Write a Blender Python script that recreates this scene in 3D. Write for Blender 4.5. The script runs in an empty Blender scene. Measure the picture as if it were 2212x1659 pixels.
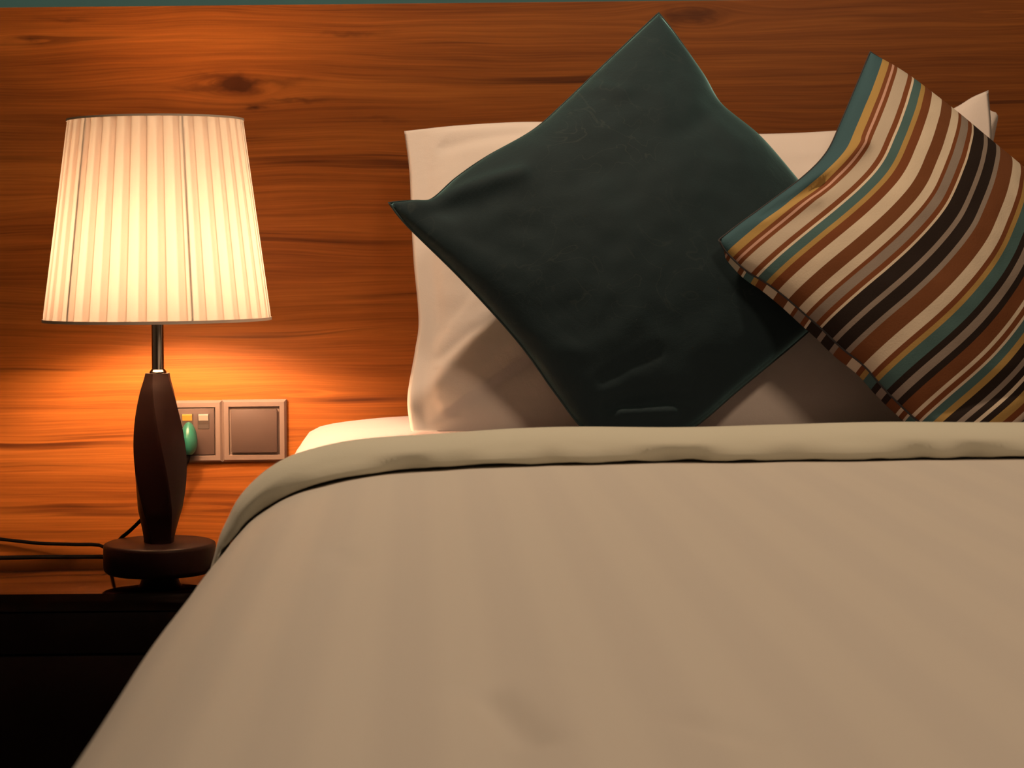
import bpy, bmesh, math, random
from mathutils import Vector, noise, Matrix
random.seed(4)
C = bpy.context.scene.collection
SC = bpy.context.scene

# ------------------------------------------------------------------ view geometry
F, VX, VY = 4500.0, 900.0, 544.0       # focal length and vanishing point in photo pixels
ROLL = 0.010
DW = 2.825                             # camera to panelled wall
EYE = 0.86                             # camera height
def W(px, py, d):
    du, dv = px - VX, py - VY
    c, s = math.cos(ROLL), math.sin(ROLL)
    X = (du * c - dv * s) * d / F
    H = (du * s + dv * c) * d / F
    return Vector((X, d - DW, EYE - H))

cam = bpy.data.cameras.new('camera'); co = bpy.data.objects.new('camera', cam); C.objects.link(co)
co.location = (0, -DW, EYE); co.rotation_euler = (math.pi / 2, ROLL, 0)
cam.sensor_width = 36; cam.lens = F / 2212 * 36
cam.shift_x = (1106 - VX) / 2212; cam.shift_y = -(829.5 - VY) / 2212
cam.clip_start = 0.02
cam.dof.use_dof = True; cam.dof.focus_distance = 2.55; cam.dof.aperture_fstop = 13
SC.camera = co
SC.view_settings.view_transform = 'Standard'; SC.view_settings.look = 'None'
SC.view_settings.gamma = 1; SC.view_settings.use_curve_mapping = False
SC.view_settings.exposure = 0.0
w = bpy.data.worlds.new('world'); SC.world = w; w.use_nodes = True
w.node_tree.nodes['Background'].inputs[0].default_value = (0.9, 0.75, 0.55, 1)
w.node_tree.nodes['Background'].inputs[1].default_value = 0.0
SC.cycles.max_bounces = 10; SC.cycles.diffuse_bounces = 6; SC.cycles.transmission_bounces = 8

# ------------------------------------------------------------------ materials
def mat(name):
    m = bpy.data.materials.new(name); m.use_nodes = True
    nt = m.node_tree
    return m, nt, nt.nodes['Principled BSDF']
def N(nt, t, **kw):
    n = nt.nodes.new(t)
    for k, v in kw.items(): setattr(n, k, v)
    return n
def L(nt, a, b): nt.links.new(a, b)
def mth(nt, op, a, b=None, c=None):
    n = nt.nodes.new('ShaderNodeMath'); n.operation = op
    for i, x in enumerate((a, b, c)):
        if x is None: continue
        if isinstance(x, (int, float)): n.inputs[i].default_value = x
        else: L(nt, x, n.inputs[i])
    return n.outputs[0]
def plain(name, col, rough=0.5, metal=0.0, spec=0.5, coat=0.0, bump=None):
    m, nt, p = mat(name)
    tc = N(nt, 'ShaderNodeTexCoord')
    nz = N(nt, 'ShaderNodeTexNoise'); nz.inputs['Scale'].default_value = 30; nz.inputs['Detail'].default_value = 4
    L(nt, tc.outputs['Object'], nz.inputs['Vector'])
    mx = N(nt, 'ShaderNodeMix', data_type='RGBA')
    mx.inputs[6].default_value = (*[c * 0.93 for c in col], 1); mx.inputs[7].default_value = (*[min(1, c * 1.07) for c in col], 1)
    L(nt, nz.outputs['Fac'], mx.inputs[0]); L(nt, mx.outputs[2], p.inputs['Base Color'])
    p.inputs['Roughness'].default_value = rough; p.inputs['Metallic'].default_value = metal
    p.inputs['Specular IOR Level'].default_value = spec; p.inputs['Coat Weight'].default_value = coat
    if bump:
        n2 = N(nt, 'ShaderNodeTexNoise'); n2.inputs['Scale'].default_value = bump[0]; n2.inputs['Detail'].default_value = 5
        L(nt, tc.outputs['Object'], n2.inputs['Vector'])
        b = N(nt, 'ShaderNodeBump'); b.inputs['Strength'].default_value = bump[1]; b.inputs['Distance'].default_value = bump[2]
        L(nt, n2.outputs['Fac'], b.inputs['Height']); L(nt, b.outputs[0], p.inputs['Normal'])
    return m
def fabric(name, col, col2=None, scale=14, rough=0.85, wrinkle=0.35, wdist=0.004, sheen=0.15, weave=True, wscale=9):
    m, nt, p = mat(name)
    tc = N(nt, 'ShaderNodeTexCoord')
    n1 = N(nt, 'ShaderNodeTexNoise'); n1.inputs['Scale'].default_value = scale; n1.inputs['Detail'].default_value = 5
    L(nt, tc.outputs['Object'], n1.inputs['Vector'])
    mx = N(nt, 'ShaderNodeMix', data_type='RGBA')
    mx.inputs[6].default_value = (*col, 1); mx.inputs[7].default_value = (*(col2 or col), 1)
    L(nt, n1.outputs['Fac'], mx.inputs[0]); L(nt, mx.outputs[2], p.inputs['Base Color'])
    p.inputs['Roughness'].default_value = rough; p.inputs['Specular IOR Level'].default_value = 0.2
    p.inputs['Sheen Weight'].default_value = sheen; p.inputs['Sheen Roughness'].default_value = 0.5
    n2 = N(nt, 'ShaderNodeTexNoise'); n2.inputs['Scale'].default_value = wscale; n2.inputs['Detail'].default_value = 6
    n2.inputs['Distortion'].default_value = 1.2
    L(nt, tc.outputs['Object'], n2.inputs['Vector'])
    b = N(nt, 'ShaderNodeBump'); b.inputs['Strength'].default_value = wrinkle; b.inputs['Distance'].default_value = wdist
    L(nt, n2.outputs['Fac'], b.inputs['Height'])
    last = b
    if weave:
        n3 = N(nt, 'ShaderNodeTexNoise'); n3.inputs['Scale'].default_value = 700
        L(nt, tc.outputs['Object'], n3.inputs['Vector'])
        b2 = N(nt, 'ShaderNodeBump'); b2.inputs['Strength'].default_value = 0.25; b2.inputs['Distance'].default_value = 0.0006
        L(nt, n3.outputs['Fac'], b2.inputs['Height']); L(nt, b.outputs[0], b2.inputs['Normal']); last = b2
    L(nt, last.outputs[0], p.inputs['Normal'])
    return m

def wood_panel():
    m, nt, p = mat('teak_panelling')
    tc = N(nt, 'ShaderNodeTexCoord'); sp = N(nt, 'ShaderNodeSeparateXYZ'); L(nt, tc.outputs['Object'], sp.inputs[0])
    x, z = sp.outputs['X'], sp.outputs['Z']
    def comb(a, b, c=0.0):
        n = N(nt, 'ShaderNodeCombineXYZ')
        for i, v in enumerate((a, b, c)):
            if isinstance(v, (int, float)): n.inputs[i].default_value = v
            else: L(nt, v, n.inputs[i])
        return n.outputs[0]
    def noi(vec, scale, detail=3, rough=0.5):
        n = N(nt, 'ShaderNodeTexNoise'); n.inputs['Scale'].default_value = scale
        n.inputs['Detail'].default_value = detail; n.inputs['Roughness'].default_value = rough
        L(nt, vec, n.inputs['Vector']); return n.outputs['Fac']
    g = z
    # grain lines part around each knot
    knots = [(W(512, 188, DW), 0.017, 0.26), (W(1490, 35, DW), 0.015, 0.30), (W(640, 850, DW), 0.007, 0.12),
             (W(60, 85, DW), 0.007, 0.14), (W(420, 1100, DW), 0.007, 0.07), (W(2170, 30, DW), 0.007, 0.10), (W(860, 720, DW), 0.006, 0.12)]
    for k, R, st in knots:
        dx = mth(nt, 'MULTIPLY', mth(nt, 'SUBTRACT', x, k.x), st)
        dz = mth(nt, 'SUBTRACT', z, k.z)
        q = mth(nt, 'ADD', mth(nt, 'MULTIPLY', dx, dx), mth(nt, 'MULTIPLY', dz, dz))
        q = mth(nt, 'ADD', q, R * R * 0.35)
        g = mth(nt, 'SUBTRACT', g, mth(nt, 'MULTIPLY', dz, mth(nt, 'DIVIDE', R * R, q)))
    # dark heartwood blots: (px, py, half width, half height, strength)
    blots = [(515, 182, 42, 20, 1.1), (430, 191, 60, 7, .55), (600, 178, 70, 9, .5), (455, 166, 50, 8, .5), (552, 232, 24, 7, 1.0), (640, 216, 70, 5, .5),
             (1505, 30, 62, 16, .75), (1452, 42, 22, 18, .4), (140, 45, 55, 6, .5), (70, 85, 22, 9, .5), (760, 74, 60, 6, .5), (820, 258, 60, 6, .4), (560, 560, 90, 5, .0)]
    jx = mth(nt, 'MULTIPLY', mth(nt, 'SUBTRACT', noi(comb(mth(nt, 'MULTIPLY', x, 40.0), mth(nt, 'MULTIPLY', z, 70.0), 8.8), 1.0, 3), 0.5), 0.030)
    jz = mth(nt, 'MULTIPLY', mth(nt, 'SUBTRACT', noi(comb(mth(nt, 'MULTIPLY', x, 30.0), mth(nt, 'MULTIPLY', z, 70.0), 2.8), 1.0, 3), 0.5), 0.018)
    bx, bz = mth(nt, 'ADD', x, jx), mth(nt, 'ADD', z, jz)
    dark = None
    for px, py, hw_, hh_, am in blots:
        if am == 0: continue
        k = W(px, py, DW)
        dx = mth(nt, 'MULTIPLY', mth(nt, 'SUBTRACT', bx, k.x), 1593.0 / hw_); dz = mth(nt, 'MULTIPLY', mth(nt, 'SUBTRACT', bz, k.z), 1593.0 / hh_)
        e_ = mth(nt, 'ADD', mth(nt, 'MULTIPLY', dx, dx), mth(nt, 'MULTIPLY', dz, dz))
        d_ = mth(nt, 'MULTIPLY', mth(nt, 'POWER', 2.718, mth(nt, 'MULTIPLY', e_, -1.0)), am)
        dark = d_ if dark is None else mth(nt, 'ADD', dark, d_)
    warp = mth(nt, 'MULTIPLY', mth(nt, 'SUBTRACT', noi(comb(mth(nt, 'MULTIPLY', x, 2.2), mth(nt, 'MULTIPLY', z, 9.0)), 1.0, 2), 0.5), 0.036)
    g = mth(nt, 'ADD', g, warp)
    broad = noi(comb(mth(nt, 'MULTIPLY', x, 0.9), mth(nt, 'MULTIPLY', g, 18.0), 3.1), 1.0, 3)
    mid = noi(comb(mth(nt, 'MULTIPLY', x, 1.6), mth(nt, 'MULTIPLY', g, 95.0), 4.4), 1.0, 4, 0.6)
    line = noi(comb(mth(nt, 'MULTIPLY', x, 1.3), mth(nt, 'MULTIPLY', g, 70.0), 7.7), 1.0, 3, 0.55)
    fine = noi(comb(mth(nt, 'MULTIPLY', x, 7.0), mth(nt, 'MULTIPLY', g, 480.0), 1.7), 1.0, 2)
    v = mth(nt, 'ADD', mth(nt, 'MULTIPLY', broad, 0.40), mth(nt, 'MULTIPLY', mid, 0.32))
    v = mth(nt, 'ADD', v, mth(nt, 'MULTIPLY', fine, 0.28))
    cr = N(nt, 'ShaderNodeValToRGB'); L(nt, v, cr.inputs[0])
    e = cr.color_ramp.elements
    e[0].position = 0.30; e[0].color = (0.100, 0.026, 0.005, 1)
    e[1].position = 0.70; e[1].color = (0.36, 0.122, 0.021, 1)
    a = e.new(0.50); a.color = (0.225, 0.068, 0.0115, 1)
    # sparse dark streaks
    mask = noi(comb(mth(nt, 'MULTIPLY', x, 3.0), mth(nt, 'MULTIPLY', g, 22.0), 9.1), 1.0, 2)
    sr = N(nt, 'ShaderNodeMapRange'); sr.interpolation_type = 'SMOOTHSTEP'
    sr.inputs['From Min'].default_value = 0.55; sr.inputs['From Max'].default_value = 0.72
    L(nt, line, sr.inputs['Value'])
    mr = N(nt, 'ShaderNodeMapRange'); mr.interpolation_type = 'SMOOTHSTEP'
    mr.inputs['From Min'].default_value = 0.40; mr.inputs['From Max'].default_value = 0.62
    L(nt, mask, mr.inputs['Value'])
    st_ = mth(nt, 'MULTIPLY', mth(nt, 'MULTIPLY', sr.outputs[0], mr.outputs[0]), 0.9)
    fac = mth(nt, 'MINIMUM', mth(nt, 'ADD', st_, dark), 0.93)
    mxw = N(nt, 'ShaderNodeMix', data_type='RGBA'); L(nt, fac, mxw.inputs[0]); L(nt, cr.outputs[0], mxw.inputs[6])
    mxw.inputs[7].default_value = (0.045, 0.011, 0.0035, 1)
    L(nt, mxw.outputs[2], p.inputs['Base Color'])
    p.inputs['Roughness'].default_value = 0.45; p.inputs['Specular IOR Level'].default_value = 0.15
    b = N(nt, 'ShaderNodeBump'); b.inputs['Strength'].default_value = 0.12; b.inputs['Distance'].default_value = 0.001
    L(nt, line, b.inputs['Height']); L(nt, b.outputs[0], p.inputs['Normal'])
    return m

def shade_material(pleats):
    m, nt, p = mat('pleated_shade_fabric')
    nt.nodes.remove(p)
    out = nt.nodes['Material Output']
    uv = N(nt, 'ShaderNodeUVMap'); sp = N(nt, 'ShaderNodeSeparateXYZ'); L(nt, uv.outputs[0], sp.inputs[0])
    ph = mth(nt, 'FRACT', mth(nt, 'MULTIPLY', sp.outputs['X'], float(pleats)))
    # each knife pleat is folded fabric: about a third of it is three layers thick
    cr = N(nt, 'ShaderNodeValToRGB'); L(nt, ph, cr.inputs[0])
    e = cr.color_ramp.elements
    e[0].position = 0.0; e[0].color = (0.42, 0.28, 0.18, 1)
    e[1].position = 1.0; e[1].color = (0.42, 0.28, 0.18, 1)
    for pos, c in ((0.05, (0.84, 0.77, 0.68, 1)), (0.55, (0.86, 0.80, 0.72, 1)), (0.64, (0.66, 0.53, 0.44, 1)), (0.95, (0.68, 0.54, 0.45, 1))):
        a = e.new(pos); a.color = c
    tr = N(nt, 'ShaderNodeBsdfTranslucent'); df = N(nt, 'ShaderNodeBsdfDiffuse')
    L(nt, cr.outputs[0], tr.inputs[0]); df.inputs[0].default_value = (0.62, 0.56, 0.48, 1)
    ms = N(nt, 'ShaderNodeMixShader'); ms.inputs[0].default_value = 0.041
    L(nt, df.outputs[0], ms.inputs[1]); L(nt, tr.outputs[0], ms.inputs[2]); L(nt, ms.outputs[0], out.inputs[0])
    return m

STR = [('b', 45), ('o', 25), ('r', 14), ('p', 8), ('r', 14), ('g', 45), ('r', 18), ('c', 6), ('t', 30), ('o', 20), ('r', 28),
       ('c', 44), ('n', 44), ('c', 31), ('r', 14), ('u', 28), ('r', 17), ('c', 9), ('d', 50), ('u', 14), ('d', 42), ('u', 19),
       ('n', 52), ('c', 40), ('r', 20), ('o', 15), ('t', 40), ('d', 20), ('u', 26), ('d', 22), ('n', 46), ('c', 13), ('r', 16),
       ('c', 8), ('t', 26), ('o', 22), ('d', 32), ('u', 15), ('d', 22), ('c', 14), ('d', 24), ('o', 30), ('r', 20), ('c', 24)]
SCOL = {'b': (0.045, 0.105, 0.125), 't': (0.07, 0.14, 0.14), 'o': (0.42, 0.27, 0.085), 'r': (0.19, 0.060, 0.020), 'n': (0.175, 0.062, 0.022),
        'p': (0.55, 0.32, 0.24), 'g': (0.52, 0.44, 0.34), 'c': (0.68, 0.58, 0.44), 'u': (0.28, 0.23, 0.19), 'd': (0.022, 0.014, 0.011)}
def stripe_material():
    m, nt, p = mat('striped_canvas')
    uv = N(nt, 'ShaderNodeUVMap'); sp = N(nt, 'ShaderNodeSeparateXYZ'); L(nt, uv.outputs[0], sp.inputs[0])
    tot = sum(s[1] for s in STR)
    # colour ramps hold 32 stops, so two ramps share the width
    half = 22
    cut = sum(s[1] for s in STR[:half]) / tot
    ramps = []
    for part, start in ((STR[:half], 0.0), (STR[half:], cut)):
        cr = N(nt, 'ShaderNodeValToRGB'); cr.color_ramp.interpolation = 'CONSTANT'
        L(nt, sp.outputs['X'], cr.inputs[0])
        e = cr.color_ramp.elements
        pos = start
        for i, (k, wd) in enumerate(part):
            if i == 0: el = e[0]; el.position = pos
            elif i == 1: el = e[1]; el.position = pos
            else: el = e.new(pos)
            el.color = (*SCOL[k], 1)
            pos += wd / tot
        ramps.append(cr)
    mx = N(nt, 'ShaderNodeMix', data_type='RGBA')
    L(nt, mth(nt, 'GREATER_THAN', sp.outputs['X'], cut), mx.inputs[0])
    L(nt, ramps[0].outputs[0], mx.inputs[6]); L(nt, ramps[1].outputs[0], mx.inputs[7])
    L(nt, mx.outputs[2], p.inputs['Base Color'])
    p.inputs['Roughness'].default_value = 0.85; p.inputs['Specular IOR Level'].default_value = 0.2
    tc = N(nt, 'ShaderNodeTexCoord')
    n3 = N(nt, 'ShaderNodeTexNoise'); n3.inputs['Scale'].default_value = 500; L(nt, tc.outputs['Object'], n3.inputs['Vector'])
    n2 = N(nt, 'ShaderNodeTexNoise'); n2.inputs['Scale'].default_value = 14; n2.inputs['Detail'].default_value = 3; L(nt, tc.outputs['Object'], n2.inputs['Vector'])
    b = N(nt, 'ShaderNodeBump'); b.inputs['Strength'].default_value = 0.3; b.inputs['Distance'].default_value = 0.003; L(nt, n2.outputs['Fac'], b.inputs['Height'])
    b2 = N(nt, 'ShaderNodeBump'); b2.inputs['Strength'].default_value = 0.35; b2.inputs['Distance'].default_value = 0.0006
    L(nt, n3.outputs['Fac'], b2.inputs['Height']); L(nt, b.outputs[0], b2.inputs['Normal']); L(nt, b2.outputs[0], p.inputs['Normal'])
    return m

def duvet_material():
    m, nt, p = mat('satin_stripe_cotton')
    uv = N(nt, 'ShaderNodeUVMap'); sp = N(nt, 'ShaderNodeSeparateXYZ'); L(nt, uv.outputs[0], sp.inputs[0])
    ph = mth(nt, 'SINE', mth(nt, 'MULTIPLY', sp.outputs['X'], 2 * math.pi / 0.056))
    f = mth(nt, 'MULTIPLY_ADD', ph, 2.0, 0.5)
    f = N(nt, 'ShaderNodeClamp').outputs[0].node
    L(nt, mth(nt, 'MULTIPLY_ADD', ph, 0.8, 0.5), f.inputs[0])
    mx = N(nt, 'ShaderNodeMix', data_type='RGBA'); L(nt, f.outputs[0], mx.inputs[0])
    mx.inputs[6].default_value = (0.528, 0.486, 0.431, 1); mx.inputs[7].default_value = (0.553, 0.508, 0.445, 1)
    L(nt, mx.outputs[2], p.inputs['Base Color'])
    L(nt, mth(nt, 'MULTIPLY_ADD', f.outputs[0], -0.1, 0.75), p.inputs['Roughness'])
    p.inputs['Specular IOR Level'].default_value = 0.25; p.inputs['Sheen Weight'].default_value = 0.1
    tc = N(nt, 'ShaderNodeTexCoord')
    n2 = N(nt, 'ShaderNodeTexNoise'); n2.inputs['Scale'].default_value = 7; n2.inputs['Detail'].default_value = 3; L(nt, tc.outputs['Object'], n2.inputs['Vector'])
    b = N(nt, 'ShaderNodeBump'); b.inputs['Strength'].default_value = 0.2; b.inputs['Distance'].default_value = 0.005
    L(nt, n2.outputs['Fac'], b.inputs['Height']); L(nt, b.outputs[0], p.inputs['Normal'])
    return m

def green_material():
    m = fabric('dark_green_cotton', (0.010, 0.0205, 0.0255), (0.015, 0.030, 0.036), 25, 0.8, 0.5, 0.003, 1.0)
    nt = m.node_tree; p = nt.nodes['Principled BSDF']
    p.inputs['Sheen Tint'].default_value = (0.45, 0.95, 1.0, 1); p.inputs['Sheen Roughness'].default_value = 0.35
    # thin pale creases pressed into the cloth
    tc = N(nt, 'ShaderNodeTexCoord')
    nz = N(nt, 'ShaderNodeTexNoise'); nz.inputs['Scale'].default_value = 13; nz.inputs['Detail'].default_value = 1.5; nz.inputs['Distortion'].default_value = 2.5
    L(nt, tc.outputs['Object'], nz.inputs['Vector'])
    d = mth(nt, 'ABSOLUTE', mth(nt, 'SUBTRACT', nz.outputs['Fac'], 0.5))
    ln = mth(nt, 'SUBTRACT', 1.0, mth(nt, 'MULTIPLY', d, 60.0))
    ln = mth(nt, 'MAXIMUM', ln, 0.0)
    n4 = N(nt, 'ShaderNodeTexNoise'); n4.inputs['Scale'].default_value = 5; L(nt, tc.outputs['Object'], n4.inputs['Vector'])
    msk = mth(nt, 'MAXIMUM', mth(nt, 'MULTIPLY', mth(nt, 'SUBTRACT', n4.outputs['Fac'], 0.47), 4.0), 0.0)
    fac = mth(nt, 'MINIMUM', mth(nt, 'MULTIPLY', mth(nt, 'MULTIPLY', ln, msk), 0.28), 0.4)
    old = p.inputs['Base Color'].links[0].from_socket
    mx = N(nt, 'ShaderNodeMix', data_type='RGBA'); L(nt, fac, mx.inputs[0]); L(nt, old, mx.inputs[6]); mx.inputs[7].default_value = (0.075, 0.090, 0.082, 1)
    L(nt, mx.outputs[2], p.inputs['Base Color'])
    return m

def emitter(name, col, s):
    m, nt, p = mat(name)
    p.inputs['Base Color'].default_value = (*col, 1); p.inputs['Emission Color'].default_value = (*col, 1); p.inputs['Emission Strength'].default_value = s
    return m

LAMP_COL = (1.0, 0.59, 0.33)
M = dict(
    panel=wood_panel(),
    teal=plain('teal_wall_paint', (0.055, 0.19, 0.215), 0.7, bump=(60, 0.1, 0.001)),
    wall=plain('beige_wall_paint', (0.16, 0.135, 0.10), 0.8),
    ceil=plain('ceiling_paint', (0.25, 0.24, 0.21), 0.9),
    floor=plain('dark_carpet', (0.05, 0.035, 0.028), 0.95, bump=(400, 0.5, 0.004)),
    wenge=plain('wenge_wood', (0.006, 0.0022, 0.002), 0.12, spec=0.4),
    wengematt=plain('wenge_drawer_wood', (0.005, 0.002, 0.002), 0.5, spec=0.12),
    lampwood=plain('dark_turned_wood', (0.0060, 0.0022, 0.0020), 0.42, spec=0.07),
    chrome=plain('polished_chrome', (0.55, 0.48, 0.44), 0.07, metal=1.0),
    wire=plain('shade_wire', (0.05, 0.04, 0.035), 0.5),
    rubber=plain('black_cable', (0.0025, 0.002, 0.002), 0.8, spec=0.03),
    champagne=plain('champagne_plastic', (0.20, 0.145, 0.12), 0.38, metal=0.35),
    champagne2=plain('brushed_champagne', (0.060, 0.040, 0.034), 0.5, metal=0.1, spec=0.2),
    darkslot_shade=plain('dark_recess_and_shade', (0.03, 0.02, 0.015), 0.6),
    rock=plain('pale_rocker', (0.62, 0.52, 0.44), 0.3, metal=0.2),
    amber=plain('amber_rocker', (0.75, 0.33, 0.06), 0.3),
    tealplug=plain('teal_plug_plastic', (0.012, 0.105, 0.075), 0.4),
    socket=plain('bulb_socket_plastic', (0.6, 0.55, 0.45), 0.5),
    bulb=emitter('warm_bulb', LAMP_COL, 850),
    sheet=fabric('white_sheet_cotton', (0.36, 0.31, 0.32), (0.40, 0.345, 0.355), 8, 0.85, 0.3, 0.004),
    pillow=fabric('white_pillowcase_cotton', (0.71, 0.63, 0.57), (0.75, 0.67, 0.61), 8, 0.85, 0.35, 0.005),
    lining=fabric('grey_green_duvet_lining', (0.54, 0.53, 0.425), (0.57, 0.555, 0.455), 12, 0.85, 0.3, 0.004),
    green=green_material(),
    greenseam=fabric('green_seam_cord', (0.022, 0.04, 0.04), (0.03, 0.05, 0.05), 40, 0.8, 0.1, 0.001),
    stripe=stripe_material(),
    seam=fabric('dark_seam_tape', (0.03, 0.028, 0.030), (0.05, 0.045, 0.045), 60, 0.8, 0.1, 0.001),
    duvet=duvet_material(),
    base=fabric('brown_base_upholstery', (0.05, 0.035, 0.025), (0.06, 0.04, 0.03), 20, 0.9),
)

# ------------------------------------------------------------------ object helpers
def link(name, bm, m, parent=None, smooth=True, loc=None):
    me = bpy.data.meshes.new(name)
    bmesh.ops.recalc_face_normals(bm, faces=bm.faces[:])
    bm.to_mesh(me); bm.free()
    me.materials.append(m)
    o = bpy.data.objects.new(name, me); C.objects.link(o)
    if smooth:
        for f in me.polygons: f.use_smooth = True
    if parent is not None: o.parent = parent
    if loc is not None: o.location = loc
    return o
def tag(o, label, cat, group=None):
    o['label'] = label; o['category'] = cat
    if group: o['group'] = group
    return o
def thing(name, label, cat, loc=(0, 0, 0)):
    o = bpy.data.objects.new(name, None); C.objects.link(o); o.location = loc; o.empty_display_size = 0.05
    return tag(o, label, cat)
def struct(o, label=None):
    o['kind'] = 'structure'
    if label: o['label'] = label
    return o
def box(bm, x0, x1, y0, y1, z0, z1, bevel=0.0, seg=2):
    r = bmesh.ops.create_cube(bm, size=1.0)
    vs = r['verts']
    for v in vs:
        v.co = Vector(((x0 + x1) / 2 + v.co.x * (x1 - x0), (y0 + y1) / 2 + v.co.y * (y1 - y0), (z0 + z1) / 2 + v.co.z * (z1 - z0)))
    if bevel > 0:
        es = list({e for v in vs for e in v.link_edges})
        bmesh.ops.bevel(bm, geom=es, offset=bevel, segments=seg, affect='EDGES', profile=0.5)
    return bm
def boxo(name, m, dims, bevel=0.0, parent=None, seg=2):
    bm = bmesh.new(); box(bm, *dims, bevel=bevel, seg=seg)
    o = link(name, bm, m, parent, smooth=False)
    if bevel: 
        for f in o.data.polygons: f.use_smooth = True
        try: o.data.set_sharp_from_angle(angle=math.radians(40))
        except Exception: pass
    return o
def lathe(name, prof, m, parent=None, seg=64, close=True, loc=None):
    bm = bmesh.new(); rings = []
    for r, z in prof:
        rings.append([bm.verts.new((r * math.cos(2 * math.pi * i / seg), r * math.sin(2 * math.pi * i / seg), z)) for i in range(seg)])
    for a, b in zip(rings, rings[1:]):
        for i in range(seg):
            j = (i + 1) % seg
            bm.faces.new((a[i], a[j], b[j], b[i]))
    if close:
        bm.faces.new(rings[0][::-1]); bm.faces.new(rings[-1])
    o = link(name, bm, m, parent, loc=loc)
    try: o.data.set_sharp_from_angle(angle=math.radians(50))
    except Exception: pass
    return o
def catmull(pts, n):
    """n points evenly spaced along a Catmull-Rom curve through pts"""
    P = [Vector(p) for p in pts]
    ext = [P[0] * 2 - P[1]] + P + [P[-1] * 2 - P[-2]]
    out = []
    for i in range(1, len(ext) - 2):
        a, b, c, d = ext[i - 1], ext[i], ext[i + 1], ext[i + 2]
        for k in range(24):
            t = k / 24
            out.append(0.5 * ((2 * b) + (c - a) * t + (2 * a - 5 * b + 4 * c - d) * t * t + (-a + 3 * b - 3 * c + d) * t ** 3))
    out.append(P[-1])
    ln = [0.0]
    for a, b in zip(out, out[1:]): ln.append(ln[-1] + (b - a).length)
    res = []; j = 0
    for k in range(n):
        s = ln[-1] * k / (n - 1)
        while j < len(ln) - 2 and ln[j + 1] < s: j += 1
        t = (s - ln[j]) / max(1e-9, ln[j + 1] - ln[j])
        res.append(out[j].lerp(out[j + 1], min(1, t)))
    return res
def tube_bm(bm, pts, r, seg=8, closed=False):
    n = len(pts); rings = []
    for i, p in enumerate(pts):
        a = pts[(i - 1) % n] if (closed or i > 0) else p
        b = pts[(i + 1) % n] if (closed or i < n - 1) else p
        t = (b - a).normalized()
        up = Vector((0, 0, 1)) if abs(t.z) < 0.9 else Vector((0, 1, 0))
        s = t.cross(up).normalized(); u = s.cross(t)
        rings.append([bm.verts.new(p + r * (math.cos(2 * math.pi * k / seg) * s + math.sin(2 * math.pi * k / seg) * u)) for k in range(seg)])
    for i in range(n if closed else n - 1):
        a, b = rings[i], rings[(i + 1) % n]
        # a closed loop may twist its frame: match the nearest start
        off = min(range(seg), key=lambda q: (a[0].co - b[q].co).length) if closed else 0
        for k in range(seg):
            bm.faces.new((a[k], a[(k + 1) % seg], b[(k + 1 + off) % seg], b[(k + off) % seg]))
    if not closed:
        bm.faces.new(rings[0][::-1]); bm.faces.new(rings[-1])
def smooth(a, b, x):
    t = max(0.0, min(1.0, (x - a) / (b - a))); return t * t * (3 - 2 * t)

# ------------------------------------------------------------------ room
XL, XR, YF, ZC = -1.5, 3.0, -4.2, 2.6
ZP = W(500, 11, DW).z                   # top of the panelling
struct(boxo('floor', M['floor'], (XL, XR, YF, 0.12, -0.1, 0.0)), 'dark carpeted floor')
struct(boxo('ceiling', M['ceil'], (XL, XR, YF, 0.12, ZC, ZC + 0.1)), 'pale ceiling')
struct(boxo('wall_back', M['teal'], (XL, XR, 0.025, 0.12, 0.0, ZC)), 'teal painted wall above the wood panelling')
struct(boxo('wall_left', M['wall'], (XL - 0.1, XL, YF, 0.12, 0.0, ZC)), 'left wall')
struct(boxo('wall_right', M['wall'], (XR, XR + 0.1, YF, 0.12, 0.0, ZC)), 'right wall')
struct(boxo('wall_front', M['wall'], (XL, XR, YF - 0.1, YF, 0.0, ZC)), 'wall behind the viewer')
struct(boxo('trim_1', M['panel'], (XL, XR, 0.0, 0.025, 0.0, ZP), bevel=0.0015), 'orange-brown teak panelling behind the bed and lamp')

# ------------------------------------------------------------------ nightstand
ZN = W(150, 1207, DW).z
yf = W(200, 1282, 2.47).y
# front edge depth from the photo line of the top's front edge
Hn = EYE - ZN
dfr = F * Hn / ((1282 - VY) + (200 - VX) * ROLL)
yf = dfr - DW
NX0, NX1 = -0.76, -0.222
ns = thing('nightstand', 'near-black glossy wooden nightstand under the table lamp', 'nightstand', ((NX0 + NX1) / 2, yf / 2, 0))
def child_box(name, m, dims, parent, bevel=0.0):
    l = parent.location
    if parent.parent: l = parent.matrix_basis.translation + parent.parent.location
    x0, x1, y0, y1, z0, z1 = dims
    return boxo(name, m, (x0 - l.x, x1 - l.x, y0 - l.y, y1 - l.y, z0 - l.z, z1 - l.z), bevel, parent)
child_box('top', M['wenge'], (NX0, NX1, yf, -0.004, ZN - 0.022, ZN), ns, 0.002)
bmc = bmesh.new()
l = ns.location
def lb(bm, x0, x1, y0, y1, z0, z1, bev=0): box(bm, x0 - l.x, x1 - l.x, y0 - l.y, y1 - l.y, z0, z1, bev)
lb(bmc, NX0 + .004, NX0 + .022, yf + .022, -0.006, 0.03, ZN - .022)
lb(bmc, NX1 - .022, NX1 - .004, yf + .022, -0.006, 0.03, ZN - .022)
lb(bmc, NX0 + .022, NX1 - .022, -0.02, -0.006, 0.03, ZN - .022)
lb(bmc, NX0 + .022, NX1 - .022, yf + .022, -0.02, 0.03, 0.05)
link('carcass', bmc, M['wengematt'], ns, smooth=False)
zs = EYE - ((1416 - VY) + (130 - VX) * ROLL) * (yf + DW) / F
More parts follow.
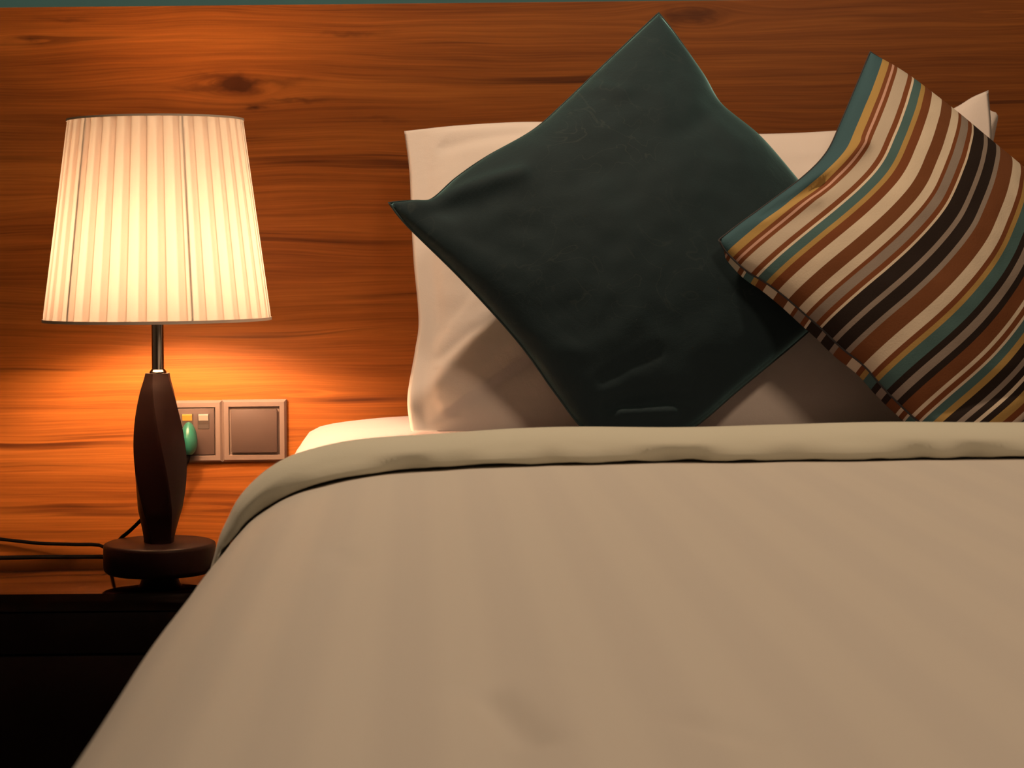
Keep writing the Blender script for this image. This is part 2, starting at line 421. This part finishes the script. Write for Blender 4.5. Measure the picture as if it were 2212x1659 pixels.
for z0, z1 in ((zs + 0.0015, ZN - 0.0235), (0.235, zs - 0.0015), (0.034, 0.232)):
    dr = child_box('drawer', M['wengematt'], (NX0 + .005, NX1 - .005, yf + .003, yf + .0215, z0, z1), ns, 0.0015)

# ------------------------------------------------------------------ table lamp
DL = F * Hn / ((1266 - VY) + (346 - VX) * ROLL)
base = W(346, 1266, DL); base.z = ZN
lx, ly = base.x, base.y
def zpx(v): return W(346, v, DL).z
k = DL / F
lamp = thing('table_lamp', 'lit table lamp with pleated cream shade and dark twisted wooden body', 'lamp', (lx, ly, ZN))
def lz(v): return zpx(v) - ZN
d0, d1 = lz(1234), lz(1171)
R = 121 * k
lathe('foot', [(0.0275, 0.0006), (0.025, 0.003), (0.0225, 0.010), (0.0225, d0)], M['lampwood'], lamp, 48)
lathe('base_disc', [(R - .004, d0), (R - .0008, d0 + .003), (R, d0 + .006), (R, d1 - .005), (R - .001, d1 - .0015), (R - .004, d1)], M['lampwood'], lamp, 96)
# twisted spindle
prof = [(1176, 35), (1160, 35.5), (1120, 45), (1100, 50.5), (1050, 57.5), (1000, 60), (950, 57.5), (900, 51), (850, 40.5), (820, 31.5), (806, 28)]
pp = catmull([(p[1] * k, lz(p[0]), 0) for p in prof], 60)
bm = bmesh.new(); rings = []
SEG = 72
for i, q in enumerate(pp):
    t = i / 59.0; tw = -1.25 * t + 0.6
    rg = []
    for s in range(SEG):
        a = 2 * math.pi * s / SEG + tw
        # rounded hexagon with crisp twisting ridges
        c = 5
        ph = ((a - tw) * c / (2 * math.pi)) % 1.0 - 0.5
        f = math.cos(math.pi / c) / math.cos(ph * 2 * math.pi / c)
        rr = q.x * (0.25 + 0.75 * f / 1.0) * 1.0
        rg.append(bm.verts.new((rr * math.cos(a), rr * math.sin(a), q.y)))
    rings.append(rg)
for a, b in zip(rings, rings[1:]):
    for i in range(SEG):
        j = (i + 1) % SEG; bm.faces.new((a[i], a[j], b[j], b[i]))
bm.faces.new(rings[0][::-1]); bm.faces.new(rings[-1])
o = link('body', bm, M['lampwood'], lamp)
try: o.data.set_sharp_from_angle(angle=math.radians(25))
except Exception: pass
zt = lz(806); zpole = lz(672)
lathe('collar', [(0.0105, zt), (0.0105, zt + .002), (0.0085, zt + .0045), (0.0085, zt + .005)], M['chrome'], lamp, 40)
lathe('pole', [(0.0076, zt + .005), (0.0076, zpole)], M['chrome'], lamp, 40)
lathe('bulb_socket_added_dish', [(0.012, zpole), (0.020, zpole + .003), (0.021, zpole + .016), (0.021, zpole + .0165), (0.040, zpole + .0190), (0.043, zpole + .0225), (0.040, zpole + .0215), (0.022, zpole + .022)], M['socket'], lamp, 32)  # socket plus an added wide dish that blocks steep downward light
zb = zpole + 0.022
lathe('bulb', [(0.010, zb), (0.011, zb + .008), (0.020, zb + .022), (0.0265, zb + .036), (0.028, zb + .048), (0.0265, zb + .060), (0.019, zb + .071), (0.008, zb + .0755)], M['bulb'], lamp, 32)
# shade
s0, s1 = lz(693), lz(258)
r0, r1 = 244 * k, 188.5 * k
PL = 36
bm = bmesh.new(); uvl = bm.loops.layers.uv.new('UVMap')
PER = 8; n = PL * PER; rows = 26
offs = [0.0, 0.0012, 0.0016, 0.0018, 0.0016, 0.0009, 0.0002, -0.0008]
ROT = -math.pi / 2 + 0.03
grid = []
for r_ in range(rows + 1):
    t = r_ / rows; z = s0 + (s1 - s0) * t; Rr = r0 + (r1 - r0) * t
    fade = min(1.0, smooth(0, 0.03, t) * 0.7 + 0.3) * min(1.0, smooth(0, 0.03, 1 - t) * 0.7 + 0.3)
    row = []
    for i in range(n):
        a = ROT + 2 * math.pi * i / n
        pl = i // PER
        jit = 0.0006 * math.sin(pl * 7.3 + 2 * t)
        rr = Rr + (offs[i % PER] - 0.0010 + jit) * fade
        row.append(bm.verts.new((rr * math.cos(a), rr * math.sin(a), z)))
    grid.append(row)
for r_ in range(rows):
    for i in range(n):
        j = (i + 1) % n
        f = bm.faces.new((grid[r_][i], grid[r_][j], grid[r_ + 1][j], grid[r_ + 1][i]))
        for lp, (ui, vi) in zip(f.loops, ((i, r_), (i + 1, r_), (i + 1, r_ + 1), (i, r_ + 1))): lp[uvl].uv = (ui / n, vi / rows)
me_sh = link('shade', bm, shade_material(PL), lamp)
def ring(name, R_, z, hh, th, m, parent):
    pr = [(R_, z - hh), (R_, z + hh)]
    return lathe(name, pr, m, parent, 120, close=False)
trim_m = me_sh.data.materials[0]
ring('top_trim', r1 + .0014, s1 - .0012, .0013, .0014, trim_m, me_sh)
ring('bottom_trim', r0 + .0014, s0 + .0018, .0018, .0014, trim_m, me_sh)
bm = bmesh.new()
cn = 64
for Rr, z in ((r1 - .004, s1 - .004), (r0 - .004, s0 + .004)):
    tube_bm(bm, [Vector((Rr * math.cos(2 * math.pi * i / cn), Rr * math.sin(2 * math.pi * i / cn), z)) for i in range(cn)], 0.0008, 6, closed=True)
for a in (-2.32, -1.15, -0.1, 0.95, 2.0, 3.05):
    tube_bm(bm, [Vector(((r0 - .004) * math.cos(a), (r0 - .004) * math.sin(a), s0 + .004)), Vector(((r1 - .004) * math.cos(a), (r1 - .004) * math.sin(a), s1 - .004))], 0.0014, 6)
for a in (0.4, 2.5, 4.6):
    tube_bm(bm, [Vector((0.0135 * math.cos(a), 0.0135 * math.sin(a), zpole + .012)), Vector(((r0 - .004) * math.cos(a), (r0 - .004) * math.sin(a), s0 + .005))], 0.0012, 6)
link('shade_frame', bm, M['wire'], lamp)
# cord: out of the body, over the back of the disc, along the wall
org = lamp.location
cp = [W(322, 1105, DL + .004), W(300, 1128, DL + .022), W(278, 1149, DL + .035), W(262, 1162, DL + .055), W(252, 1178, DL + .075)]
q = W(240, 1190, 2.74); q.z = ZN + .006; cp.append(q)
cp += [W(222, 1180, 2.800), W(160, 1176, 2.812), W(90, 1174, 2.816), W(30, 1168, 2.818), W(-60, 1160, 2.818), W(-200, 1165, 2.818), Vector((NX0 - .03, -.008, ZN + .012)), Vector((NX0 - .045, -.009, ZN - .06)), Vector((NX0 - .045, -.01, .02))]
bm = bmesh.new(); tube_bm(bm, [p - org for p in catmull(cp, 90)], 0.0024, 8)
link('power_cord', bm, M['rubber'], lamp)

# ------------------------------------------------------------------ switch and socket on the panelling
def plate_frame(px0, px1, py0, py1):
    a = W(px0, py1, DW); b = W(px1, py0, DW)
    return a.x, b.x, a.z, b.z
x0, x1, z0, z1 = plate_frame(481.5, 619, 862, 997)
sw = thing('light_switch', 'champagne square light switch on the wood panelling beside the bed', 'light switch', ((x0 + x1) / 2, 0, (z0 + z1) / 2))
hw, hh = (x1 - x0) / 2, (z1 - z0) / 2
def frame_bm(hw, hh, iw, ih, depth, sl):
    """plate with a sloping raised border around an opening"""
    bm = bmesh.new()
    def rect(w_, h_, y): return [bm.verts.new((sx * w_, y, sz * h_)) for sx, sz in ((-1, -1), (1, -1), (1, 1), (-1, 1))]
    A = rect(hw, hh, 0.0); B = rect(hw, hh, -depth * 0.55); Cc = rect(hw - sl, hh - sl, -depth); D = rect(iw + .001, ih + .001, -depth); E = rect(iw, ih, -depth * 0.5)
    for p, q in ((A, B), (B, Cc), (Cc, D), (D, E)):
        for i in range(4):
            j = (i + 1) % 4; bm.faces.new((p[i], p[j], q[j], q[i]))
    bm.faces.new(A); bm.faces.new(E)
    return bm
link('frame', frame_bm(hw, hh, hw - .010, hh - .010, .0085, .003), M['champagne'], sw, smooth=False)
boxo('rocker', M['champagne2'], (-hw + .0125, hw - .0125, -.0105, -.0035, -hh + .0125, hh - .0125), .0012, sw)
x0, x1, z0, z1 = plate_frame(343, 480.5, 864.5, 999.5)
z0 += .0005
so = thing('wall_socket', 'champagne wall socket half hidden behind the lamp body', 'socket', ((x0 + x1) / 2, 0, (z0 + z1) / 2))
link('frame', frame_bm(hw, hh, hw - .010, hh - .010, .0085, .003), M['champagne'], so, smooth=False)
boxo('socket_panel', M['champagne2'], (-hw + .0105, hw - .0105, -.0075, -.0035, -hh + .0105, hh - .0105), .0008, so)
def rocker(pxc, m):
    c = W(pxc, 909, DW) - so.location
    bm = bmesh.new(); box(bm, c.x - .0078, c.x + .0078, -.0082, -.0066, c.z - .0105, c.z + .0105, .0004)
    r = link('rocker_recess', bm, M['darkslot_shade'], so, smooth=False)
    bm = bmesh.new()
    vs = [bm.verts.new(v) for v in ((c.x - .0066, -.0076, c.z - .0095), (c.x + .0066, -.0076, c.z - .0095), (c.x + .0066, -.0088, c.z + .001), (c.x - .0066, -.0088, c.z + .001),
                                    (c.x + .0066, -.0125, c.z + .0085), (c.x - .0066, -.0125, c.z + .0085), (c.x + .0066, -.0076, c.z + .0095), (c.x - .0066, -.0076, c.z + .0095))]
    for f in ((0, 1, 2, 3), (3, 2, 4, 5), (5, 4, 6, 7), (0, 3, 5, 7), (1, 6, 4, 2), (0, 7, 6, 1)): bm.faces.new([vs[i] for i in f])
    bm.faces.ensure_lookup_table(); bm.faces[0].material_index = 1  # lower face coloured dark to paint in its shade
    rk = link('rocker', bm, m, r, smooth=False); rk.data.materials.append(M['darkslot_shade'])
rocker(441, M['rock']); rocker(406, M['amber'])
# teal plug in the socket
pc = W(412, 944, DW)
pl = thing('plug', 'teal plug in the wall socket beside the lamp body', 'plug', (pc.x, -.0076, pc.z))
bm = bmesh.new()
bmesh.ops.create_uvsphere(bm, u_segments=32, v_segments=20, radius=1.0)
for v in bm.verts:
    y = v.co.y
    v.co = Vector((v.co.x * .0115 * (1 - .18 * v.co.z), -.0175 + y * .0174, v.co.z * .0225))
link('plug_body', bm, M['tealplug'], pl)
bm = bmesh.new()
a = Vector((0, -.020, -.021))
tube_bm(bm, catmull([a + Vector((0, 0, .004)), a, Vector((-.004, -.021, -.034)), Vector((-.020, -.022, -.062)), Vector((-.036, -.020, -.10)), Vector((-.042, -.017, ZN + .012 - pc.z)), Vector((-.065, -.011, ZN + .0045 - pc.z)), Vector((-.12, -.006, ZN + .0042 - pc.z)), Vector((-.20, -.004, ZN + .0042 - pc.z)), Vector((-.27, -.007, ZN + .0042 - pc.z)), Vector((-.36, -.016, ZN + .0042 - pc.z)), ], 70), 0.0030, 8)
link('cable', bm, M['rubber'], pl)

# ------------------------------------------------------------------ bed base and mattress
MZ = EYE - ((892 - VY) + (880 - VX) * ROLL) / F * DW          # mattress top
MX0, MX1, MY0, MY1 = W(640, 960, 2.75).x, 1.64, -2.06, -0.012
bed = thing('bed_base', 'dark upholstered bed base under the mattress', 'bed base', ((MX0 + MX1) / 2, -1.03, 0))
child_box('platform', M['base'], (MX0 + .02, MX1 - .02, MY0 + .02, -0.02, 0.10, 0.36), bed, 0.01)
for x in (MX0 + .1, MX1 - .1):
    for y in (-0.15, -1.9):
        child_box('leg', M['wenge'], (x - .025, x + .025, y - .025, y + .025, 0.0, 0.10), bed, 0.004)
left = [(0.012, .361), (0.002, .40), (0.0, .50), (0.0, MZ - .075), (0.002, MZ - .050), (0.008, MZ - .030), (0.020, MZ - .018), (0.040, MZ - .011), (0.080, MZ - .006), (0.16, MZ - .0015), (0.26, MZ)]
sec = [(MX0 + a, z) for a, z in left] + [((MX0 + MX1) / 2, MZ + .001)] + [(MX1 - a, z) for a, z in left[::-1]]
sec = [(p.x, p.y) for p in catmull([(a, b, 0) for a, b in sec], 140)]
bm = bmesh.new(); rings = []
ys = [(MY1, .985, .02), (MY1 - .004, .993, .01), (MY1 - .012, .998, .003), (MY1 - .03, 1, 0)] + [(MY1 - .03 - i * .04, 1, 0) for i in range(1, 50)] + [(MY0 + .02, 1, 0), (MY0 + .004, .995, .008), (MY0, .985, .03)]
cx = (MX0 + MX1) / 2
for y, sc_, dz in ys:
    rg = []
    sc_ -= .018 * smooth(-.70, -.82, y)   # squeezed by the tucked duvet
    for (x, z) in sec:
        zz = z - (dz if z > .5 else 0)
        wv = 0.002 * noise.noise(Vector((x * 9, y * 9, 2.0))) if z > MZ - .05 else 0
        rg.append(bm.verts.new((cx + (x - cx) * sc_, y, zz + wv)))
    rings.append(rg)
ns_ = len(sec)
for a, b in zip(rings, rings[1:]):
    for i in range(ns_):
        j = (i + 1) % ns_; bm.faces.new((a[i], a[j], b[j], b[i]))
bm.faces.new(rings[0][::-1]); bm.faces.new(rings[-1])
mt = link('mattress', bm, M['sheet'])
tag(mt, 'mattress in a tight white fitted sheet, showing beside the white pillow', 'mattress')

# ------------------------------------------------------------------ duvet
DZ = 0.665
dprof = [(-.208, .30), (-.206, .42), (-.201, .52), (-.194, .56), (-.184, .589), (-.168, .608), (-.150, .622), (-.118, .639), (-.092, .648), (-.050, .656), (.02, .661), (.115, .665),
         (.30, .666), (.6, .667), (1.0, .667), (1.35, .665), (1.52, .656), (1.60, .640), (1.66, .60), (1.685, .50), (1.695, .40), (1.70, .30)]
P = catmull([(a, b, 0) for a, b in dprof], 420)
arc = [0.0]
for a, b in zip(P, P[1:]): arc.append(arc[-1] + (b - a).length)
nrm = []
for i in range(len(P)):
    t = (P[min(i + 1, len(P) - 1)] - P[max(i - 1, 0)]).normalized(); nrm.append(Vector((-t.y, t.x, 0)))
def ground(px, py, H=.197):
    """point on the duvet's top seen at a photo pixel"""
    d = F * H / ((py - VY) + (px - VX) * ROLL); return W(px, py, d)
dents = []
for (a, b, wd, hgt) in (((1040, 1492), (1140, 1590), .011, -.0058), ((1490, 1560), (1620, 1605), .012, -.0048), ((730, 1165), (760, 1200), .012, -.0020), ((1180, 1440), (1300, 1480), .014, -.0010)):
    dents.append((ground(*a), ground(*b), wd, hgt))
def dent(x, y):
    s = 0
    for a, b, wd, hgt in dents:
        ab = Vector((b.x - a.x, b.y - a.y)); ap = Vector((x - a.x, y - a.y))
        t = max(0, min(1, ap.dot(ab) / ab.length_squared)); dd = (ap - ab * t).length
        s += hgt * math.exp(-(dd / wd) ** 2)
    return s
def pinch(x, z, y):
    # the tucked side is pulled in near the turned-back edge
    return 0.007 * smooth(-1.30, -.92, y) * smooth(.645, .60, z) if x < .3 else 0.0
YB, YE = -0.868, -2.10
rowsy = []
y = YB
while y > YE: rowsy.append((y, 0)); y -= 0.008
for kk in range(1, 12):
    t = kk / 11
    rowsy.append((YE - .035 * math.sin(t * math.pi / 2) , .36 * t ** 1.6))
bm = bmesh.new(); uvl = bm.loops.layers.uv.new('UVMap'); G = []
for (y, drop) in rowsy:
    rg = []
    for i, p in enumerate(P):
        x, z = p.x, p.y
        side = smooth(.62, .45, z)
        puff = 0.0016 * noise.noise(Vector((x * 5, y * 5, 1.3))) + 0.0008 * noise.noise(Vector((x * 14, y * 5, 4.3)))
        ridge = 0.0005 * math.exp(-((x + .125) / .012) ** 2) * (0.6 + 0.4 * math.sin(y * 5)) - 0.0003 * math.exp(-((x + .085) / .014) ** 2)
        wav = side * 0.008 * math.sin(y * 17 + 1.0)
        h = puff + ridge + wav + dent(x, y)
        zz = z + nrm[i].y * h - drop
        rg.append(bm.verts.new((x + nrm[i].x * h + pinch(x, z, y), y, max(zz, .27 + .02 * z))))
    G.append(rg)
for r_ in range(len(G) - 1):
    for i in range(len(P) - 1):
        f = bm.faces.new((G[r_][i], G[r_][i + 1], G[r_ + 1][i + 1], G[r_ + 1][i]))
        for lp, (ii, rr) in zip(f.loops, ((i, r_), (i + 1, r_), (i + 1, r_ + 1), (i, r_ + 1))): lp[uvl].uv = (arc[ii], rowsy[rr][0])
dv = link('duvet', bm, M['duvet'])
tag(dv, 'beige satin-striped duvet spread over the bed, top edge turned back', 'duvet')
md = dv.modifiers.new('thickness', 'SOLIDIFY'); md.thickness = 0.002; md.offset = -1
# the turned-back edge
bm = bmesh.new(); rings = []
SEGR = 28
i0 = next(i for i, p in enumerate(P) if p.y > .47)
i1 = max(i for i, p in enumerate(P) if p.y > .47)
for i in range(i0, i1 + 1):
    p = P[i]; rg = []
    s = arc[i]
    th = 0.0155 * (1 + .10 * noise.noise(Vector((s * 6, 3, 1))))
    tap = 1.0 if p.x > .8 else 0.30 + 0.70 * smooth(.575, .645, p.y)
    th *= tap
    yc = -0.892 + .006 * noise.noise(Vector((s * 2.5, 0, 5)))
    for q in range(SEGR):
        a = 2 * math.pi * q / SEGR
        ca, sa = math.cos(a), math.sin(a)
        dp = 0.052
        yy = yc + dp * ca * (0.55 + 0.45 * tap)
        hn = (th * 1.72 * sa if sa > 0 else th * .22 * sa) + th * .22
        if ca < -.55 and sa < .25:   # lower front lip ripples where it meets the duvet
            yy += 0.010 * noise.noise(Vector((s * 16, 1.7, 9))) + 0.007 * max(0, noise.noise(Vector((s * 30, 5.7, 2))))
        if ca < -.5 and sa < .1: hn += .0075 * max(0, noise.noise(Vector((s * 13, 8.2, 3))) - .12) + .003 * max(0, noise.noise(Vector((s * 37, 2.2, 6))))
        pos = Vector((p.x + nrm[i].x * hn + pinch(p.x, p.y, yy), yy, p.y + nrm[i].y * hn))
        rg.append(bm.verts.new(pos))
    rings.append(rg)
for a, b in zip(rings, rings[1:]):
    for q in range(SEGR):
        j = (q + 1) % SEGR; bm.faces.new((a[q], a[j], b[j], b[q]))
bm.faces.new(rings[0][::-1]); bm.faces.new(rings[-1])
tb = link('turned_back_edge', bm, M['lining'], dv)
tb['label'] = 'plain grey-green turned-back edge'

# ------------------------------------------------------------------ pillows and cushions
def pad(name, c0, c1, d0, d1, tf, tb, m, n=72, expo=0.55, expou=None, bumps=(), steps=(), umargin=(0, 0), vmargin=(0, 0), seed=1.0, rough=0.0015, sag=None, parent=None, backpush=None, floorz=None, seam=None, seam_r=0.0018, uvflip=False):
    """sewn pad: two panels over a Coons patch whose four edges are (px, py, depth) polylines"""
    c0, c1, d0, d1 = (catmull(e, n + 1) for e in (c0, c1, d0, d1))
    P00, P10, P01, P11 = c0[0], c0[-1], c1[0], c1[-1]
    Q = [[None] * (n + 1) for _ in range(n + 1)]
    Bp = [[None] * (n + 1) for _ in range(n + 1)]
    for j in range(n + 1):
        v = j / n
        for i in range(n + 1):
            u = i / n
            q = c0[i] * (1 - v) + c1[i] * v + d0[j] * (1 - u) + d1[j] * u - (P00 * (1 - u) * (1 - v) + P10 * u * (1 - v) + P01 * (1 - u) * v + P11 * u * v)
            Q[j][i] = q; Bp[j][i] = W(q.x, q.y, q.z)
    nn = (Bp[n][n] - Bp[0][0]).cross(Bp[0][n] - Bp[n][0]).normalized()
    if nn.y > 0: nn = -nn
    bm = bmesh.new(); uvl = bm.loops.layers.uv.new('UVMap')
    fr = [[None] * (n + 1) for _ in range(n + 1)]; bk = [[None] * (n + 1) for _ in range(n + 1)]
    for j in range(n + 1):
        for i in range(n + 1):
            u, v = i / n, j / n
            uu = max(0, min(1, (u - umargin[0]) / (1 - umargin[0] - umargin[1])))
            vv = max(0, min(1, (v - vmargin[0]) / (1 - vmargin[0] - vmargin[1])))
            h = max(0, 4 * uu * (1 - uu)) ** (expou or expo) * max(0, 4 * vv * (1 - vv)) ** expo
            edge = min(1.0, 10 * min(u, 1 - u)) * min(1.0, 10 * min(v, 1 - v))
            p = Bp[j][i]
            g = rough * (noise.noise(Vector((u * 6, v * 6, seed))) + .5 * noise.noise(Vector((u * 15, v * 15, seed + 3)))) * edge
            for (x0, y0, x1, y1, wd, hg) in steps:
                # a crease: cloth on the right of the line stands proud and eases back
                ab = Vector((x1 - x0, y1 - y0)); ln_ = ab.length; ab /= ln_
                ap = Vector((Q[j][i].x - x0, Q[j][i].y - y0)); al = ap.dot(ab); sd = ap.x * -ab.y + ap.y * ab.x
                out_ = max(0, -al, al - ln_)
                if sd > -10: g += hg * smooth(-10, 10, sd) * math.exp(-max(0, sd) / wd) * math.exp(-(out_ / 40) ** 2) * min(1.0, edge * 1.5 + .15)
            for (x0, y0, x1, y1, wd, hg) in bumps:
                ab = Vector((x1 - x0, y1 - y0)); ap = Vector((Q[j][i].x - x0, Q[j][i].y - y0))
                t = max(0, min(1, ap.dot(ab) / ab.length_squared)); dd = (ap - ab * t).length
                g += hg * math.exp(-(dd / wd) ** 2) * min(1.0, edge * 1.5 + .15)
            lift = 0.0012 if edge > 0 else 0.0
            pf = p + nn * (tf * h + g * (1 if tf * h > .004 else .3) + lift)
            if sag: pf = pf + sag(u, v)
            pb = p - nn * (tb * h + lift - min(0.0, g * .3 if tf * h <= .004 else 0)) + (backpush(u, v) if backpush else Vector((0, 0, 0)))
            if floorz is not None:
                for q in (pf, pb):
                    if q.z < floorz: q.z = floorz + (floorz - q.z) * 0.03
            fr[j][i] = bm.verts.new(pf)
            bk[j][i] = fr[j][i] if (i in (0, n) or j in (0, n)) else bm.verts.new(pb)
    for S, flip in ((fr, False), (bk, True)):
        for j in range(n):
            for i in range(n):
                vs = [S[j][i], S[j][i + 1], S[j + 1][i + 1], S[j + 1][i]]
                uvs = [(i / n, j / n), ((i + 1) / n, j / n), ((i + 1) / n, (j + 1) / n), (i / n, (j + 1) / n)]
                f = bm.faces.new(vs if not flip else vs[::-1])
                us = uvs if not flip else uvs[::-1]
                for lp, q in zip(f.loops, us):
                    lp[uvl].uv = (q[0] if not flip else min(1, q[0] + .037), q[1])
    loop = [fr[0][i].co.copy() for i in range(n)] + [fr[j][n].co.copy() for j in range(n)] + [fr[n][i].co.copy() for i in range(n, 0, -1)] + [fr[j][0].co.copy() for j in range(n, 0, -1)]
    o = link(name, bm, m, parent)
    if seam:
        sb = bmesh.new(); tube_bm(sb, loop, seam_r, 6, closed=True); link('seam', sb, seam, o)
    return o
def E(pts, da, db, mid=0.0):
    """edge polyline in the photo with depth running from da to db"""
    L_ = [0.0]
    for a, b in zip(pts, pts[1:]): L_.append(L_[-1] + math.hypot(b[0] - a[0], b[1] - a[1]))
    out = []
    for p, s in zip(pts, L_):
        t = s / L_[-1]; out.append((p[0], p[1], da + (db - da) * t + mid * 4 * t * (1 - t)))
    return [Vector(p) for p in out]
FZ = MZ + .0055
# white pillow leaning on the panelling
TL, TR, BL, BR = 2.742, 2.745, 2.465, 2.465
pw = pad('pillow',
    E([(873, 283), (1000, 270), (1155, 263), (1300, 270), (1500, 284), (1640, 289), (1790, 283), (1950, 268), (2050, 238), (2100, 210), (2135, 195)], TL, TR),
    E([(888, 938), (1200, 946), (1500, 948), (1800, 948), (2150, 945)], BL, BR),
    E([(873, 283), (884, 370), (888, 460), (893, 560), (904, 690), (896, 760), (880, 860), (888, 938)], TL, BL),
    E([(2135, 195), (2142, 310), (2130, 500), (2150, 700), (2150, 945)], TR, BR),
    .056, .046, M['pillow'], n=160, expo=.48, expou=.85, umargin=(.030, .01), vmargin=(.012, 0), seed=2.2, rough=.004, floorz=FZ,
    steps=[(908, 780, 1050, 632, 110, .003), (930, 640, 912, 490, 70, .004), (1250, 745, 900, 938, 120, .005)],
    bumps=[(915, 700, 915, 520, 9, .004), 
           (950, 780, 1080, 700, 15, -.004), (960, 320, 1130, 300, 18, -.004)])
tag(pw, 'white pillow leaning on the wood panelling behind the two cushions', 'pillow')
# second corner of the open pillowcase end
bm = bmesh.new()
ear = catmull([W(2092, 262, 2.765), W(2118, 232, 2.766), W(2142, 240, 2.767), W(2156, 249, 2.767), W(2150, 285, 2.765), W(2141, 330, 2.76), W(2135, 380, 2.755)], 24)
inn = catmull([W(2085, 300, 2.762), W(2095, 300, 2.762), W(2105, 310, 2.762), W(2110, 330, 2.76), W(2112, 350, 2.76), W(2112, 370, 2.757), W(2110, 390, 2.755)], 24)
A = [bm.verts.new(p) for p in ear]; Bv = [bm.verts.new(p.lerp(q, .5) + Vector((0, -.003, 0))) for p, q in zip(ear, inn)]; Cv = [bm.verts.new(p) for p in inn]
for a, b in ((A, Bv), (Bv, Cv)):
    for i in range(23): bm.faces.new((a[i], a[i + 1], b[i + 1], b[i]))
fl = link('pillowcase_flap', bm, M['pillow'], pw)
md = fl.modifiers.new('thickness', 'SOLIDIFY'); md.thickness = .0012

# dark green cushion
T, R_, Lc, Bc = 2.685, 2.50, 2.47, 2.385
gc = pad('cushion',
    E([(1423, 28), (1470, 90), (1520, 165), (1560, 232), (1640, 300), (1715, 385), (1800, 490), (1870, 590)], T, R_, -.015),
    E([(840, 441), (880, 490), (1000, 608), (1120, 740), (1200, 850), (1265, 930), (1330, 950)], Lc, Bc, -.01),
    E([(1423, 28), (1300, 145), (1220, 222), (1150, 283), (1050, 340), (985, 385), (930, 432), (885, 434), (840, 438)], T, Lc, -.02),
    E([(1870, 590), (1750, 712), (1600, 838), (1490, 928), (1400, 955), (1330, 950)], R_, Bc, -.01),
    .066, .034, M['green'], n=90, expo=.50, seed=5.1, rough=.0035, floorz=FZ, seam=M['greenseam'], seam_r=.0014,
    bumps=[(900, 448, 1110, 415, 20, .007), (930, 480, 1050, 470, 26, -.004), (1240, 205, 1330, 235, 20, .004), (1300, 900, 1480, 880, 16, -.008), (1290, 850, 1400, 800, 14, -.004),
           (1180, 800, 1330, 760, 40, .003), (1330, 915, 1440, 915, 12, .006), (1540, 240, 1470, 330, 25, -.003), (1480, 60, 1440, 200, 18, -.002)])
tag(gc, 'dark green square cushion balanced on one corner against the white pillow', 'cushion')
# striped cushion
T, R_, Lc, Bc = 2.63, 2.57, 2.40, 2.33
def bp(u, v):
    t = smooth(.72, .93, v) * smooth(1.0, .95, v) * smooth(0, .05, u)
    return Vector((-.010, 0, -.010)) * t
sc_ = pad('cushion',
    E([(1880, 112), (1950, 160), (2030, 225), (2130, 310), (2212, 378), (2300, 450), (2390, 540)], T, R_, -.01),
    E([(1553, 522), (1569, 548), (1611, 588), (1654, 614), (1696, 645), (1739, 682), (1776, 714), (1818, 754), (1866, 792), (1903, 834), (1940, 872), (1980, 908), (2040, 950), (2120, 985)], Lc, Bc, -.005),
    E([(1880, 112), (1850, 185), (1815, 268), (1785, 330), (1735, 382), (1655, 442), (1600, 482), (1553, 518)], T, Lc, -.02),
    E([(2390, 540), (2345, 690), (2245, 870), (2120, 985)], R_, Bc, -.01),
    .060, .040, M['stripe'], n=90, expo=.50, seed=8.4, rough=.0025, floorz=FZ, seam=M['seam'], seam_r=.0012, backpush=bp,
    bumps=[(1690, 440, 1830, 350, 18, .010), (1640, 475, 1760, 420, 14, -.010), (1760, 400, 1850, 250, 20, -.004), (1600, 500, 1730, 470, 14, .004), (2010, 900, 2212, 850, 22, -.006)])
tag(sc_, 'multicoloured striped cushion leaning in front of the dark green cushion', 'cushion')

# ------------------------------------------------------------------ light of the room: a warm ceiling lamp above the bed
def area(name, loc, size, power, col, target):
    a = bpy.data.lights.new(name, 'AREA'); a.shape = 'DISK'; a.size = size; a.energy = power; a.color = col
    o = bpy.data.objects.new(name, a); C.objects.link(o); o.location = loc
    o.rotation_euler = (Vector(target) - Vector(loc)).to_track_quat('-Z', 'Y').to_euler()
    return o
area('ceiling_downlight', (-0.08, -0.48, ZC - .03), 0.14, 24, (1.0, 0.71, 0.48), (-0.08, -0.48, 0))
area('ceiling_downlight', (0.85, -2.25, ZC - .03), 0.5, 19, (1.0, 0.71, 0.48), (0.85, -2.25, 0))
